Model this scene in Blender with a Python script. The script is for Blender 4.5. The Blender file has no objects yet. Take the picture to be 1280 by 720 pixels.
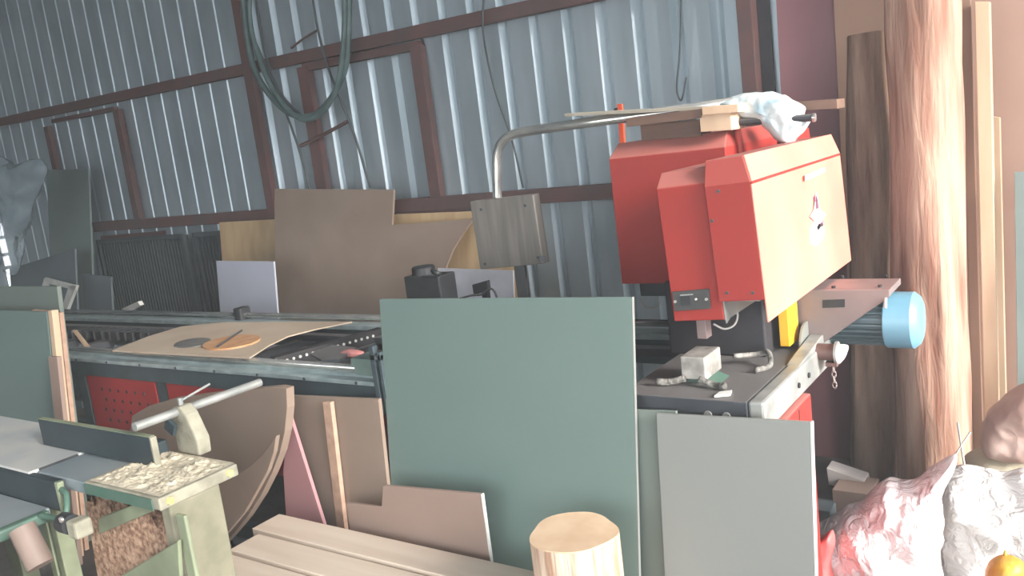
import bpy, bmesh, math, random
from mathutils import Vector, Matrix, noise
random.seed(7)
C = bpy.context.scene.collection
V = Vector
R = math.radians
# ------------------------------------------------------------------ camera
FPX = 1060.0
PITCH, ROLL, YAW = R(9.6), R(7.2), R(35.7)
EYE = V((0, 0, 1.6))
fw = V((-math.sin(YAW)*math.cos(PITCH), math.cos(YAW)*math.cos(PITCH), -math.sin(PITCH)))
r0 = V((math.cos(YAW), math.sin(YAW), 0)); u0 = r0.cross(fw)
RT = r0*math.cos(ROLL) - u0*math.sin(ROLL)
UP = r0*math.sin(ROLL) + u0*math.cos(ROLL)
cam_d = bpy.data.cameras.new('camera'); cam = bpy.data.objects.new('camera', cam_d); C.objects.link(cam)
cam.matrix_world = Matrix(((RT.x, UP.x, -fw.x, EYE.x), (RT.y, UP.y, -fw.y, EYE.y), (RT.z, UP.z, -fw.z, EYE.z), (0, 0, 0, 1)))
cam_d.sensor_width = 36; cam_d.lens = 36*FPX/1280; cam_d.clip_start = .02; cam_d.clip_end = 200
bpy.context.scene.camera = cam

# ------------------------------------------------------------------ planes in the room
class Pl:
    def __init__(s, p, n): s.p = V(p); s.n = V(n).normalized()
def PY(v): return Pl((0, v, 0), (0, 1, 0))
def PX(v): return Pl((v, 0, 0), (1, 0, 0))
def PZ(v): return Pl((0, 0, v), (0, 0, 1))
def lean(ytop, ztop, ybot):            # board leaning back: foot at ybot, touching at ytop/ztop
    return Pl((0, ybot, 0), (0, ztop, -(ytop-ybot)))
def at(x, y, pl):                      # where a measured sight line meets a plane of the room
    d = fw + RT*((x-640)/FPX) - UP*((y-360)/FPX)
    t = (pl.p-EYE).dot(pl.n)/d.dot(pl.n)
    return EYE + d*t

# ------------------------------------------------------------------ materials
MATS = {}
def srgb(c):
    return tuple(((v/255)/12.92 if v/255 <= .04045 else ((v/255+.055)/1.055)**2.4) for v in c)
def mat(name, col, rough=.6, metal=0, col2=None, scale=6, stretch=(1, 1, 1), bump=0, bscale=40, spec=.5, lo=.35, hi=.65, alpha=1, coat=0, detail=4, dust=None, dustk=.7, bdist=.01, dist=0):
    if name in MATS: return MATS[name]
    m = bpy.data.materials.new(name); m.use_nodes = True
    nt = m.node_tree; b = nt.nodes['Principled BSDF']
    c1 = srgb(col)
    b.inputs['Roughness'].default_value = rough; b.inputs['Metallic'].default_value = metal
    b.inputs['Specular IOR Level'].default_value = spec
    b.inputs['Alpha'].default_value = alpha; b.inputs['Coat Weight'].default_value = coat
    if col2 is None: col2 = tuple(min(255, v*.86) for v in col)
    c2 = srgb(col2)
    g = nt.nodes.new('ShaderNodeNewGeometry')
    mp = nt.nodes.new('ShaderNodeMapping'); mp.inputs['Scale'].default_value = stretch
    nt.links.new(g.outputs['Position'], mp.inputs['Vector'])
    n = nt.nodes.new('ShaderNodeTexNoise'); n.inputs['Scale'].default_value = scale; n.inputs['Detail'].default_value = detail
    nt.links.new(mp.outputs[0], n.inputs['Vector'])
    r = nt.nodes.new('ShaderNodeValToRGB')
    r.color_ramp.elements[0].position = lo; r.color_ramp.elements[0].color = (*c1, 1)
    r.color_ramp.elements[1].position = hi; r.color_ramp.elements[1].color = (*c2, 1)
    nt.links.new(n.outputs[0], r.inputs[0]); 
    if dust:
        sx = nt.nodes.new('ShaderNodeSeparateXYZ'); nt.links.new(g.outputs['True Normal'], sx.inputs[0])
        mr = nt.nodes.new('ShaderNodeMapRange'); mr.inputs['From Min'].default_value = .25; mr.inputs['From Max'].default_value = .75; mr.inputs['To Max'].default_value = dustk
        nt.links.new(sx.outputs[2], mr.inputs[0])
        mx = nt.nodes.new('ShaderNodeMix'); mx.data_type = 'RGBA'; nt.links.new(mr.outputs[0], mx.inputs[0]); nt.links.new(r.outputs[0], mx.inputs[6]); mx.inputs[7].default_value = (*srgb(dust), 1)
        nt.links.new(mx.outputs[2], b.inputs['Base Color'])
    else: nt.links.new(r.outputs[0], b.inputs['Base Color'])
    if bump:
        n2 = nt.nodes.new('ShaderNodeTexNoise'); n2.inputs['Scale'].default_value = bscale; n2.inputs['Detail'].default_value = 5
        nt.links.new(mp.outputs[0], n2.inputs['Vector'])
        bp = nt.nodes.new('ShaderNodeBump'); bp.inputs['Strength'].default_value = bump; bp.inputs['Distance'].default_value = bdist; n2.inputs['Distortion'].default_value = dist
        nt.links.new(n2.outputs[0], bp.inputs['Height']); nt.links.new(bp.outputs[0], b.inputs['Normal'])
    MATS[name] = m; return m

ZINC = mat('zinc_sheet', (188, 200, 206), .4, .5, (170, 184, 190), 3, (2, 2, .5), .12, 14)
ZINC2 = mat('roof_sheet', (120, 130, 135), .5, .3)
PRIMER = mat('red_oxide_steel', (108, 74, 70), .7, 0, (92, 72, 68), 5)
DKSTEEL = mat('dark_steel', (68, 72, 76), .5, .2, (56, 58, 62), 9, dust=(140, 134, 130), dustk=.5)
GIRD = mat('grey_green_girder', (70, 86, 90), .55, .1, (58, 70, 74), 8)
CONC = mat('concrete', (96, 90, 84), .9, 0, (70, 66, 62), 4, bump=.3)
RED = mat('red_paint', (160, 50, 44), .55, 0, (152, 50, 44), 3, spec=.35, dust=(186, 130, 120), dustk=.55)
RED_SUNLIT = mat('sunlit_red_paint', (228, 146, 126), .45, 0, (222, 128, 110), 2.5, spec=.6)  # lighter copy of the red paint, with the sun's glare put into its colour
REDD = mat('red_panel_paint', (176, 44, 42), .5, 0, (160, 46, 46), 4)
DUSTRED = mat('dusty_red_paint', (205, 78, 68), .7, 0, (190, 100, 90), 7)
BLACK = mat('black_plastic', (34, 36, 38), .5, 0, (46, 48, 50), 20)
DARK = mat('dark_cavity_steel', (40, 40, 44), .6, 0, (50, 46, 48), 9)
CHROME = mat('bright_steel', (226, 224, 216), .2, .8, (190, 192, 190), 8)
STEEL = mat('worn_steel', (184, 184, 178), .42, .45, (150, 152, 148), 12)
ALU = mat('aluminium_rail', (176, 190, 190), .35, .3, (150, 166, 166), 14)
MDF = mat('mdf_brown', (148, 130, 116), .85, 0, (138, 120, 106), 3, spec=.2)
MDF2 = mat('mdf_rosy', (156, 134, 122), .85, 0, (148, 126, 114), 3, spec=.2)
MDFD = mat('mdf_edge', (196, 162, 140), .85, 0, (176, 144, 124), 30, spec=.2)
PLY = mat('pale_plywood', (206, 178, 136), .7, 0, (190, 158, 118), 5, (3, 3, .6), spec=.3)
WOOD = mat('sawn_pine', (214, 186, 156), .7, 0, (196, 164, 134), 8, (1, 1, .15), spec=.3)
WOODX = mat('sawn_pine_long', (218, 203, 186), .75, 0, (206, 188, 170), 6, (.25, 3, 3), spec=.25)
WOODD = mat('brown_strip_wood', (120, 92, 76), .7, 0, (98, 74, 62), 8, (.3, 3, 3))
GREEN = mat('grey_green_laminate', (108, 126, 120), .42, 0, (104, 123, 117), 1.5, spec=.45)
GREYL = mat('grey_laminate', (134, 136, 131), .45, 0, (130, 132, 128), 1.5)
GREYG = mat('grey_green_board', (116, 126, 118), .5, 0, (110, 120, 112), 1.5)
WHITE = mat('white_board', (176, 178, 190), .5, 0, (184, 188, 200), 2)
WEDGE = mat('white_edge', (222, 222, 216), .5)
PINK = mat('pink_laminate', (150, 100, 104), .5, 0, (140, 92, 98), 2)
PINK2 = mat('pink_board', (176, 130, 132), .6, 0, (168, 122, 124), 3)
BROWN = mat('brown_board', (152, 120, 100), .7, 0, (142, 110, 92), 2)
OLIVE = mat('olive_enamel', (140, 148, 120), .55, .1, (120, 127, 104), 9)
OLIVED = mat('dusty_olive_enamel', (138, 132, 112), .8, 0, (116, 114, 94), 12)
JGREEN = mat('machine_green_enamel', (72, 104, 90), .5, .1, (84, 108, 96), 14)
JDARK = mat('dark_fence_casting', (52, 64, 68), .5, .2, (44, 54, 58), 7)
JTOP = mat('planed_cast_iron', (184, 188, 188), .4, .15, (206, 204, 198), 5, bump=.1)
JTOPD = mat('bluish_cast_iron', (124, 138, 146), .4, .2, (146, 154, 156), 5)
DUSTY = mat('dusty_casting', (156, 152, 134), .85, 0, (130, 126, 110), 16, bump=.4)
SAW = mat('sawdust', (204, 194, 172), .95, 0, (176, 166, 146), 60, bump=.5, bscale=120, spec=.1)
CHIP = mat('shavings', (196, 162, 136), .95, 0, (128, 96, 78), 60, bump=.7, bscale=120, spec=.1)
YEL = mat('yellow_paint', (236, 186, 34), .45, 0, (214, 160, 44), 6)
BRASS = mat('yellow_brass', (222, 204, 110), .4, .3, (236, 224, 150), 60)
BLUE = mat('pale_blue_enamel', (116, 164, 184), .4, 0, (104, 150, 170), 6, coat=.2)
MOTG = mat('motor_grey', (92, 108, 112), .5, .2, (76, 92, 98), 9)
BRKT = mat('grey_rose_housing', (138, 122, 118), .5, .2, (124, 110, 108), 6)
PEND = mat('pendant_box_steel', (134, 128, 122), .6, .3, (112, 108, 102), 6, (6, 6, .5))
HOSE = mat('green_hose', (92, 112, 110), .45, 0, (74, 92, 90), 12)
CABLE = mat('grey_cable', (84, 90, 92), .6)
WCABLE = mat('white_cable', (200, 196, 190), .5)
BARK = mat('debarked_log', (186, 154, 134), .85, 0, (128, 84, 68), 9, (1.8, 1.8, .22), .5, 20, spec=.15, lo=.38, hi=.72, detail=9, bdist=.02, dist=.6)
BARK2 = mat('dark_log', (166, 138, 118), .85, 0, (112, 84, 70), 9, (2, 2, .25), .5, 20, spec=.15, detail=9, bdist=.02, dist=.6)
STUMPT = mat('fresh_end_grain', (226, 196, 164), .8, 0, (212, 178, 144), 12)
STUMPS = mat('stripped_bark', (224, 200, 176), .8, 0, (178, 140, 114), 7, (5, 5, .3), .5, 20, lo=.45, hi=.62)
ORANGE = mat('orange_clamp', (226, 84, 40), .5)
ORW = mat('orange_plywood_disc', (204, 156, 112), .7, 0, (188, 138, 96), 20)
BAGW = mat('white_plastic_sack', (222, 221, 218), .42, 0, (212, 210, 206), 6, bump=.9, bscale=16, bdist=.03, dist=1.6)
BAGP = mat('pinkish_plastic_sheet', (228, 218, 216), .4, 0, (222, 206, 204), 5, bump=.9, bscale=16, bdist=.03, dist=1.6)
BAGC = mat('cream_woven_sack', (208, 200, 176), .7, 0, (190, 182, 160), 8, bump=.3, bscale=60)
BAGR = mat('rosy_grey_sack', (196, 172, 160), .55, 0, (168, 136, 124), 6, bump=.25, bscale=30)
BAGB = mat('pale_blue_bag_film', (206, 216, 216), .3, 0, (130, 156, 168), 14, bump=.2, bscale=40, lo=.45, hi=.7)
FILM = mat('cloudy_film', (172, 188, 194), .25, 0, (140, 158, 166), 5, alpha=.55)
MESHD = mat('dark_grid_panel', (66, 76, 78), .8, 0, (56, 66, 68), 6)
GREYB = mat('dull_grey_green_board', (130, 144, 138), .7, 0, (122, 137, 132), 2)
GREYB2 = mat('slate_grey_board', (104, 114, 118), .7, 0, (97, 108, 112), 2)
GOLD = mat('golden_rag', (222, 174, 70), .5, 0, (190, 132, 50), 14, bump=.3)
PAPER = mat('pale_card', (206, 196, 190), .7)

# ------------------------------------------------------------------ mesh helpers
WL = {}
def link(name, me, parent, origin, m):
    o = bpy.data.objects.new(name, me); C.objects.link(o)
    if parent: o.parent = parent; o.location = origin - WL[parent]
    else: o.location = origin
    WL[o] = origin.copy()
    if m: me.materials.append(m)
    return o
def thing(name, label, cat, loc, group=None):
    o = bpy.data.objects.new(name, None); C.objects.link(o); o.empty_display_size = .1
    o.location = V(loc); WL[o] = V(loc)
    return tag(o, label, cat, group)
def tag(o, label, cat, group=None, kind=None):
    if label: o['label'] = label
    if cat: o['category'] = cat
    if group: o['group'] = group
    if kind: o['kind'] = kind
    return o
class MB:
    def __init__(s): s.v = []; s.f = []
    def add(s, vs, fs):
        b = len(s.v); s.v += [V(v) for v in vs]; s.f += [tuple(i+b for i in f) for f in fs]; return s
    def box(s, a, b):
        a = V(a); b = V(b)
        return s.prism([(a.x, a.y, a.z), (b.x, a.y, a.z), (b.x, b.y, a.z), (a.x, b.y, a.z)], (0, 0, b.z-a.z))
    def prism(s, pts, ext):
        pts = [V(p) for p in pts]; e = V(ext); n = len(pts)
        nn = V((0, 0, 0))
        for i in range(n): nn += (pts[i]-pts[0]).cross(pts[(i+1) % n]-pts[0])
        if nn.dot(e) > 0: pts = pts[::-1]
        vs = pts + [p+e for p in pts]
        fs = [tuple(range(n)), tuple(range(2*n-1, n-1, -1))]
        fs += [((i+1) % n, i, n+i, n+(i+1) % n) for i in range(n)]
        return s.add(vs, fs)
    def loft(s, rings, cap=True):
        n = len(rings[0]); vs = [V(p) for r_ in rings for p in r_]; fs = []
        for k in range(len(rings)-1):
            for i in range(n):
                j = (i+1) % n; fs.append((k*n+i, k*n+j, (k+1)*n+j, (k+1)*n+i))
        if cap: fs.append(tuple(range(n-1, -1, -1))); fs.append(tuple((len(rings)-1)*n+i for i in range(n)))
        return s.add(vs, fs)
    def tube(s, path, r, n=12, closed=False):
        path = [V(p) for p in path]; rings = []; prev = None
        for i, p in enumerate(path):
            a = path[max(i-1, 0)]; b = path[min(i+1, len(path)-1)]
            t = (b-a).normalized()
            if prev is None:
                x = t.cross(V((0, 0, 1)))
                if x.length < .05: x = t.cross(V((1, 0, 0)))
            else: x = prev - t*prev.dot(t)
            x.normalize(); prev = x; y = t.cross(x)
            rr = r[i] if isinstance(r, (list, tuple)) else r
            rings.append([p + x*(rr*math.cos(2*math.pi*k/n)) + y*(rr*math.sin(2*math.pi*k/n)) for k in range(n)])
        return s.loft(rings)
    def rot(s, ang, axis, about):
        M_ = Matrix.Rotation(ang, 3, axis); about = V(about)
        s.v = [M_ @ (v-about) + about for v in s.v]; return s
    def build(s, name, m, parent=None, smooth=False, bevel=0, label=None, kind=None):
        me = bpy.data.meshes.new(name)
        mn = V([min(v[i] for v in s.v) for i in range(3)]); mx = V([max(v[i] for v in s.v) for i in range(3)])
        o_ = V(((mn.x+mx.x)/2, (mn.y+mx.y)/2, mn.z))
        me.from_pydata([tuple(v-o_) for v in s.v], [], s.f)
        bm = bmesh.new(); bm.from_mesh(me); bmesh.ops.recalc_face_normals(bm, faces=bm.faces); bm.to_mesh(me); bm.free()
        if smooth:
            for p in me.polygons: p.use_smooth = True
        o = link(name, me, parent, o_, m)
        if smooth == 'auto':
            bm = bmesh.new(); bm.from_mesh(me)
            for e in bm.edges:
                if len(e.link_faces) == 2 and e.calc_face_angle(0) > .6: e.smooth = False
            bm.to_mesh(me); bm.free()
        if bevel:
            bv = o.modifiers.new('bevel', 'BEVEL'); bv.width = bevel; bv.segments = 2; bv.limit_method = 'ANGLE'; bv.angle_limit = .6
        if label: o['label'] = label
        if kind: o['kind'] = kind
        return o
def slab(name, px, pl, th, m, parent=None, bevel=.001, label=None, cat=None, group=None, kind=None, floor=False, dx=0):
    """a sheet with real thickness th lying in plane pl; floor: the last two corners drop to the floor"""
    pts = [at(x, y, pl) for x, y in px]
    if floor:
        up = V((0, 0, 1)); up = (up - pl.n*up.dot(pl.n)).normalized()
        a, b = pts[-1], pts[0]
        def drop(p): return p - up*(p.z/up.z) + V((dx, 0, 0))
        pts = pts + [drop(a), drop(b)]
    n = pl.n if pl.n.y > 0 or abs(pl.n.y) < 1e-6 else -pl.n
    if pl.n.y == 0 and pl.n.z == 1: n = -pl.n
    o = MB().prism(pts, n*th).build(name, m, parent, bevel=bevel)
    return tag(o, label, cat, group, kind)
def bez(pts, n=8):                     # Catmull-Rom through points
    out = []; P_ = [V(p) for p in pts]; P_ = [2*P_[0]-P_[1]] + P_ + [2*P_[-1]-P_[-2]]
    for i in range(1, len(P_)-2):
        a, b, c, d = P_[i-1:i+3]
        for k in range(n):
            t = k/n
            out.append(.5*((2*b)+(c-a)*t+(2*a-5*b+4*c-d)*t*t+(3*b-a-3*c+d)*t*t*t))
    out.append(P_[-2]); return out
def puff(name, px, pl, T, m, parent=None, seed=0, crump=.03, freq=7, rings=16, nper=90, back=.5, zmin=0.0, jag=.003, label=None, cat=None, group=None, kind=None, centre=None, sharp=1.0):
    """a stuffed or crumpled thing: outline in a plane of the room, swelling T towards the viewer side"""
    o2 = [V((x, y, 0)) for x, y in px]; o2 = bez(o2+[o2[0]], max(2, nper//len(px)))[:-1]
    W = [at(p.x, p.y, pl) for p in o2]
    n = pl.n if pl.n.y < 0 else -pl.n
    c = sum(W, V())/len(W) if centre is None else at(centre[0], centre[1], pl)
    off = V((seed*3.1, seed*1.7, seed*.9))
    W = [w + (w-c).normalized()*jag*noise.noise(w*30+off)*2 for w in W]
    N = len(W); vs = []; fs = []
    def crease(p):
        q = p*freq+off
        w = V((noise.noise(q*.5), noise.noise(q*.5+V((9, 2, 4))), noise.noise(q*.5+V((1, 7, 3)))))
        q = q + w*.9
        f = noise.voronoi(q)[0]; f2 = noise.voronoi(q*V((2.3, 2.3, 1.2)) if False else q*2.3)[0]
        return ((f[0]-.35)*.9 + (f2[0]-.35)*.35 + noise.noise(q*.8)*.6)*sharp
    SEG = [(W[i], W[(i+2) % N]) for i in range(0, N, 2)]
    def dist(p):
        m_ = 9
        for a, b2 in SEG:
            e = b2-a; t = max(0, min(1, (p-a).dot(e)/max(e.dot(e), 1e-9))); m_ = min(m_, (p-a-e*t).length_squared)
        return math.sqrt(m_)
    DM = max(dist(c), 1e-3)*.8
    for side, TT in ((1, T), (-1, -T*back)):
        for k in range(1, rings):
            sN = k/rings
            for w in W:
                b = c.lerp(w, math.sin(sN*math.pi/2))
                dd = min(1, dist(b)/DM); h = TT*math.sqrt(max(0, 1-(1-dd)**2))
                d = crump*crease(b)*min(1, 2.5*dd+.05)
                vs.append(b + n*(h+side*d))
        cc = c + n*(TT+side*crump*crease(c)); vs.append(cc)
    per = (rings-1)*N+1
    base = len(vs); vs += W
    for sd in (0, 1):
        o_ = sd*per
        for k in range(rings-2):
            for i in range(N):
                j = (i+1) % N; fs.append((o_+k*N+i, o_+k*N+j, o_+(k+1)*N+j, o_+(k+1)*N+i))
        for i in range(N):
            j = (i+1) % N
            fs.append((o_+(rings-2)*N+i, o_+(rings-2)*N+j, base+j, base+i))
            fs.append((o_+i, o_+j, o_+per-1))
    for v in vs: v.z = max(v.z, zmin)
    b = MB(); b.v = vs; b.f = fs
    o = b.build(name, m, parent, smooth=True)
    return tag(o, label, cat, group, kind)
def log(name, base, top, rb, rt, m, seed=0, knots=3, label=None, cat=None, n=40, seg=60, amp=.012, lean_mid=0):
    base = V(base); top = V(top); b = MB(); rings = []
    for k in range(seg+1):
        t = k/seg; c = base.lerp(top, t); c.x += lean_mid*math.sin(t*math.pi)
        c.x += .012*noise.noise(V((seed, t*5, 0))); c.y += .012*noise.noise(V((0, seed, t*5)))
        rr = rb+(rt-rb)*t; ring = []
        for i in range(n):
            a = 2*math.pi*i/n; d = V((math.cos(a), math.sin(a), 0))
            q = d*1.3 + V((seed*5, 0, c.z*1.1))
            r_ = rr + amp*noise.noise(q*1.6) + amp*.45*noise.noise(V((math.cos(a)*4, math.sin(a)*4, c.z*3+seed)))
            ring.append(c+d*r_)
        rings.append(ring)
    b.loft(rings)
    o = b.build(name, m, None, smooth='auto')
    return tag(o, label, cat)
def wl(o, M_): return o

# ------------------------------------------------------------------ the setting
WX0, WX1, WY0, WY1, RZ = -8.9, 2.2, -4.2, 4.0, 4.3
def struct(name, mb, m, **k): return tag(mb.build(name, m, None, **k), None, None, None, 'structure')
struct('floor', MB().box((WX0-2, WY0-3, -.12), (WX1+5, WY1+.3, 0)), CONC)
# corrugated wall: ribbed profile standing off the pans
def corrug(x0, x1, y, z0, z1, pitch=.2, depth=.034):
    prof = []; x = x0; XS = -4.86   # narrow shallow ribs left of the main post, wide deep ones right of it
    while x < x1:
        if x < XS: shape = ((0, -depth), (.05, -depth+.0012), (.10, -depth), (.160, -depth), (.168, -depth+.008), (.174, -depth+.008), (.182, -depth))
        else: shape = ((0, -depth), (.06, -depth+.0015), (.128, -depth), (.150, 0), (.164, 0), (.196, -depth))
        for dx, dy in shape:
            if x+dx <= x1: prof.append((x+dx, y+dy))
        x += pitch
    b = MB()
    vs = []; fs = []; n = len(prof)
    for (px, py) in prof: vs += [V((px, py, z0)), V((px, py, z1)), V((px, py+.003, z0)), V((px, py+.003, z1))]
    for i in range(n-1):
        a = 4*i; c = 4*(i+1); fs += [(a, c, c+1, a+1), (a+2, a+3, c+3, c+2)]
    b.add(vs, fs); return b
struct('wall_back', corrug(WX0+.05, WX1, WY1, 0, RZ), ZINC)
lw = MB(); lw.box((WX0-.05, WY0, 0), (WX0, WY1-.07, RZ)); lw.box((WX0-.05, WY1-.08, 1.45), (WX0, WY1, RZ)); lw.box((WX0-.05, WY1-.08, 0), (WX0, WY1, .8))
for z_ in (1.0, 1.13, 1.3): lw.box((WX0-.05, WY1-.08, z_), (WX0, WY1, z_+.03))
struct('wall_left', lw, ZINC2)
struct('ceiling', MB().box((WX0-.1, WY0-.1, RZ), (WX1+.1, WY1+.1, RZ+.06)), ZINC2)
fwl = MB(); fwl.box((WX0, WY0-.06, 0), (-3.0, WY0, RZ)); fwl.box((-3.0, WY0-.06, 3.3), (WX1, WY0, RZ))
struct('wall_front', fwl, ZINC2)
rwl = MB(); rwl.box((WX1, 3.3, 0), (WX1+.06, WY1, RZ)); rwl.box((WX1, .55, 0), (WX1+.06, 1.1, 3.5)); rwl.box((WX1, WY0, 3.5), (WX1+.06, 3.3, RZ));  # middle box: unseen pier added to keep sun off stump, planks and planer
struct('wall_right_with_sun_pier', rwl, ZINC2)
# steel frame of the wall
tn = [0]
def trim(a, b, w, d, ax='z'):
    """steel tube from a to b (world), w wide in the wall's plane, d deep"""
    tn[0] += 1
    a = V(a); b = V(b); t = (b-a).normalized(); s_ = t.cross(V((0, 1, 0))).normalized()*(w/2)
    y = V((0, d, 0))
    m = MB().prism([a-s_, a+s_, b+s_, b-s_], y)
    return struct('trim_%d' % tn[0], m, PRIMER, bevel=.004)
F0 = PY(3.9)
def fa(x, y): return at(x, y, F0)
ub = fa(300, 83); ub2 = fa(690, 2)
trim((WX0+.02, 3.9, fa(0, 151).z), (-1.24, 3.9, ub2.z-.02), .075, .05)
lb = fa(340, 272); lb2 = fa(740, 242)
trim((fa(116, 285).x, 3.9, fa(116, 284).z), (-1.24, 3.9, lb2.z-.005), .08, .05)
trim((fa(120, 300).x, 3.94, fa(120, 300).z-.0), (fa(200, 296).x, 3.94, fa(200, 293).z), .05, .02)
def post(x, yt, yb, w, zt=None, pl=3.9):
    p = at(x, (yt+yb)/2, PY(pl)); q = at(x, yb, PY(pl)); z1 = at(x, yt, PY(pl)).z if zt is None else zt
    trim((p.x, pl, q.z), (p.x, pl, z1), w, .05)
trim((fa(322, 150).x, 3.88, .0), (fa(322, 150).x, 3.88, RZ), .085, .05)
post(531, 54, 250, .085)
post(391, 80, 262, .10)
post(157, 134, 278, .075)
post(70, 155, 290, .07)
trim((fa(380, 84).x-.03, 3.905, fa(380, 84).z), (fa(522, 52).x, 3.905, fa(522, 56).z), .05, .04)
trim((fa(62, 150).x, 3.91, fa(62, 152).z), (fa(140, 131).x, 3.91, fa(140, 136).z), .035, .04)
struct('trim_20', MB().box((fa(946, 60).x, 3.93, 0), (fa(962, 60).x, 3.95, RZ)), DARK)  # dark strip painting the shade in the gap beside the post
trim((fa(937, 60).x, 3.86, .0), (fa(937, 60).x, 3.86, RZ), .07, .09)
trim((fa(495, 262).x, 3.905, fa(495, 267).z), (fa(590, 262).x, 3.905, fa(590, 258).z), .05, .04)

# ------------------------------------------------------------------ boards leaning at the wall
def board(name, px, pl, th, m, label, cat='board', group=None, floor=True, bevel=.0015, parent=None, dx=0):
    return slab(name, px, pl, th, m, parent, bevel, label, cat, group, None, floor, dx)
# far left corner
board('grey_board', [(58, 212), (110, 211), (116, 388)][:2], lean(3.84, 1.85, 3.52), .018, GREYB, 'tall dull grey-green board leaning in the far left corner of the shed')
board('grey_board', [(12, 336), (93, 311)], lean(3.4, 1.2, 3.2), .016, GREYB2, 'dark slate board with slanted top before the tall grey-green board')
board('grey_board', [(102, 342), (138, 346)], lean(3.45, 1.0, 3.3), .016, GREYB2, 'small slate board standing right of the white frame piece in the left corner')
fr = thing('window_frame', 'pale small frame corner leaning behind the machine bed in the left corner', 'frame', (-5.9, 3.05, 0))
FP = lean(3.2, 1.1, 3.05)
slab('top_bar', [(56, 347), (95, 357), (94, 363), (55, 353)], FP, .02, WEDGE, fr)
slab('side_bar', [(86, 357), (95, 357), (82, 391), (75, 391)], FP, .025, WEDGE, fr)
slab('side_bar', [(55, 348), (61, 350), (40, 420), (34, 418)], FP, .02, WEDGE, fr)
slab('bottom_bar', [(36, 415), (76, 388), (77, 394), (36, 421)], FP, .02, WEDGE, fr)
# cloudy film
puff('plastic_film', [(0, 195), (18, 205), (48, 198), (58, 215), (42, 250), (34, 280), (24, 300), (24, 335), (14, 340), (0, 270)], PY(3.1), .07, FILM, seed=4, crump=.1, freq=3.5,
     label='cloudy plastic film hanging crumpled in the left corner', cat='plastic sheet')
# dark grid panels
for (a, b, lab) in ((( 120, 300), (229, 292), 'dark grid panel under the lower wall rail, left of the two'), ((240, 291), (337, 287), 'dark grid panel under the lower wall rail, right of the two, beside the plywood')):
    P0 = at(*a, PY(3.86)); P1 = at(*b, PY(3.86))
    g = thing('grid_panel', lab, 'panel', ((P0.x+P1.x)/2, 3.86, 0))
    mb = MB().box((P0.x, 3.88, 0), (P1.x, 3.9, P0.z-.01)); mb.build('sheet', MESHD, g)
    fb = MB()
    for x in (P0.x, P1.x-.035): fb.box((x, 3.855, 0), (x+.035, 3.88, P0.z))
    fb.box((P0.x+.035, 3.855, P0.z-.035), (P1.x-.035, 3.88, P0.z)); fb.box((P0.x+.035, 3.855, 0.02), (P1.x-.035, 3.88, .055))
    fb.build('frame', MESHD, g, bevel=.003)
    gb = MB(); x = P0.x+.07
    while x < P1.x-.05: gb.box((x, 3.868, .055), (x+.006, 3.88, P0.z-.035)); x += .04
    gb.build('bars', MESHD, g)
# plywood, MDF, white boards
board('plywood_board', [(274, 278), (345, 274)], lean(3.78, 1.4, 3.6), .014, PLY, 'pale plywood board leaning on the wall left of the large brown board')
board('plywood_board', [(490, 268), (640, 262)], lean(3.84, 1.4, 3.7), .014, PLY, 'pale plywood board behind the curved cut of the large brown board')
mp = [(343, 236), (492, 237), (490, 281), (560, 276), (592, 273)] + [(578, 292), (566, 312), (558, 332), (554, 352), (552, 420)]
ML = lean(3.7, 1.45, 3.4)
pts = [at(x, y, ML) for x, y in mp]
up_ = (V((0, 0, 1))-ML.n*ML.n.z).normalized()
pts += [pts[-1]-up_*((pts[-1].z-.0)/up_.z), pts[0]-up_*(pts[0].z/up_.z)]
tag(MB().prism(pts, ML.n*.016).build('mdf_board', MDF, bevel=.001), 'large brown MDF board with stepped top and curved cut leaning on the wall', 'board')
board('white_board', [(270, 326), (342, 327)], lean(3.25, 1.1, 3.12), .012, WHITE, 'white square board behind the machine bed, left of the large brown board')
board('white_board', [(547, 335), (641, 338)], lean(3.35, 1.0, 3.2), .012, mat('bright_white_board', (214, 213, 220), .5), 'white board behind the black motor, top just above the grey-green sheet')

# right: pink and brown boards against the wall
board('pink_board', [(962, -150), (1040, -150)], lean(3.95, 2.8, 3.8), .012, PINK, 'tall dusky pink board standing at the wall beside the steel post')
board('brown_board', [(1034, -160), (1192, -150)], lean(3.88, 2.8, 3.77), .014, BROWN, 'tall brown board standing behind the two logs')
board('brown_board', [(1188, -150), (1278, -140)], lean(3.92, 2.8, 3.82), .014, mat('rosy_brown_board', (196, 158, 138), .7, 0, (186, 148, 128), 2), 'tall rosy brown board right of the thick log at the right edge')
board('grey_board', [(1268, 215), (1330, 212)], lean(3.6, 1.6, 3.4), .014, GREYB, 'grey-green board cut off by the right edge of the view above the sacks')
# logs
tb = at(1160, 600, PZ(0))
log('log', (at(1166, 560, PY(3.42)).x, 3.42, 0), (at(1156, 0, PY(3.46)).x, 3.46, 2.9), .132, .118, BARK, 3, label='thick tall debarked log standing upright right of the red machine head', cat='log')
lt = at(1084, 42, PY(3.64))
log('log', (at(1096, 560, PY(3.61)).x-.01, 3.61, 0), (lt.x, 3.64, lt.z), .098, .078, BARK2, 9, label='thinner darker log with its top end in view, left of the thick log', cat='log')
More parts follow.
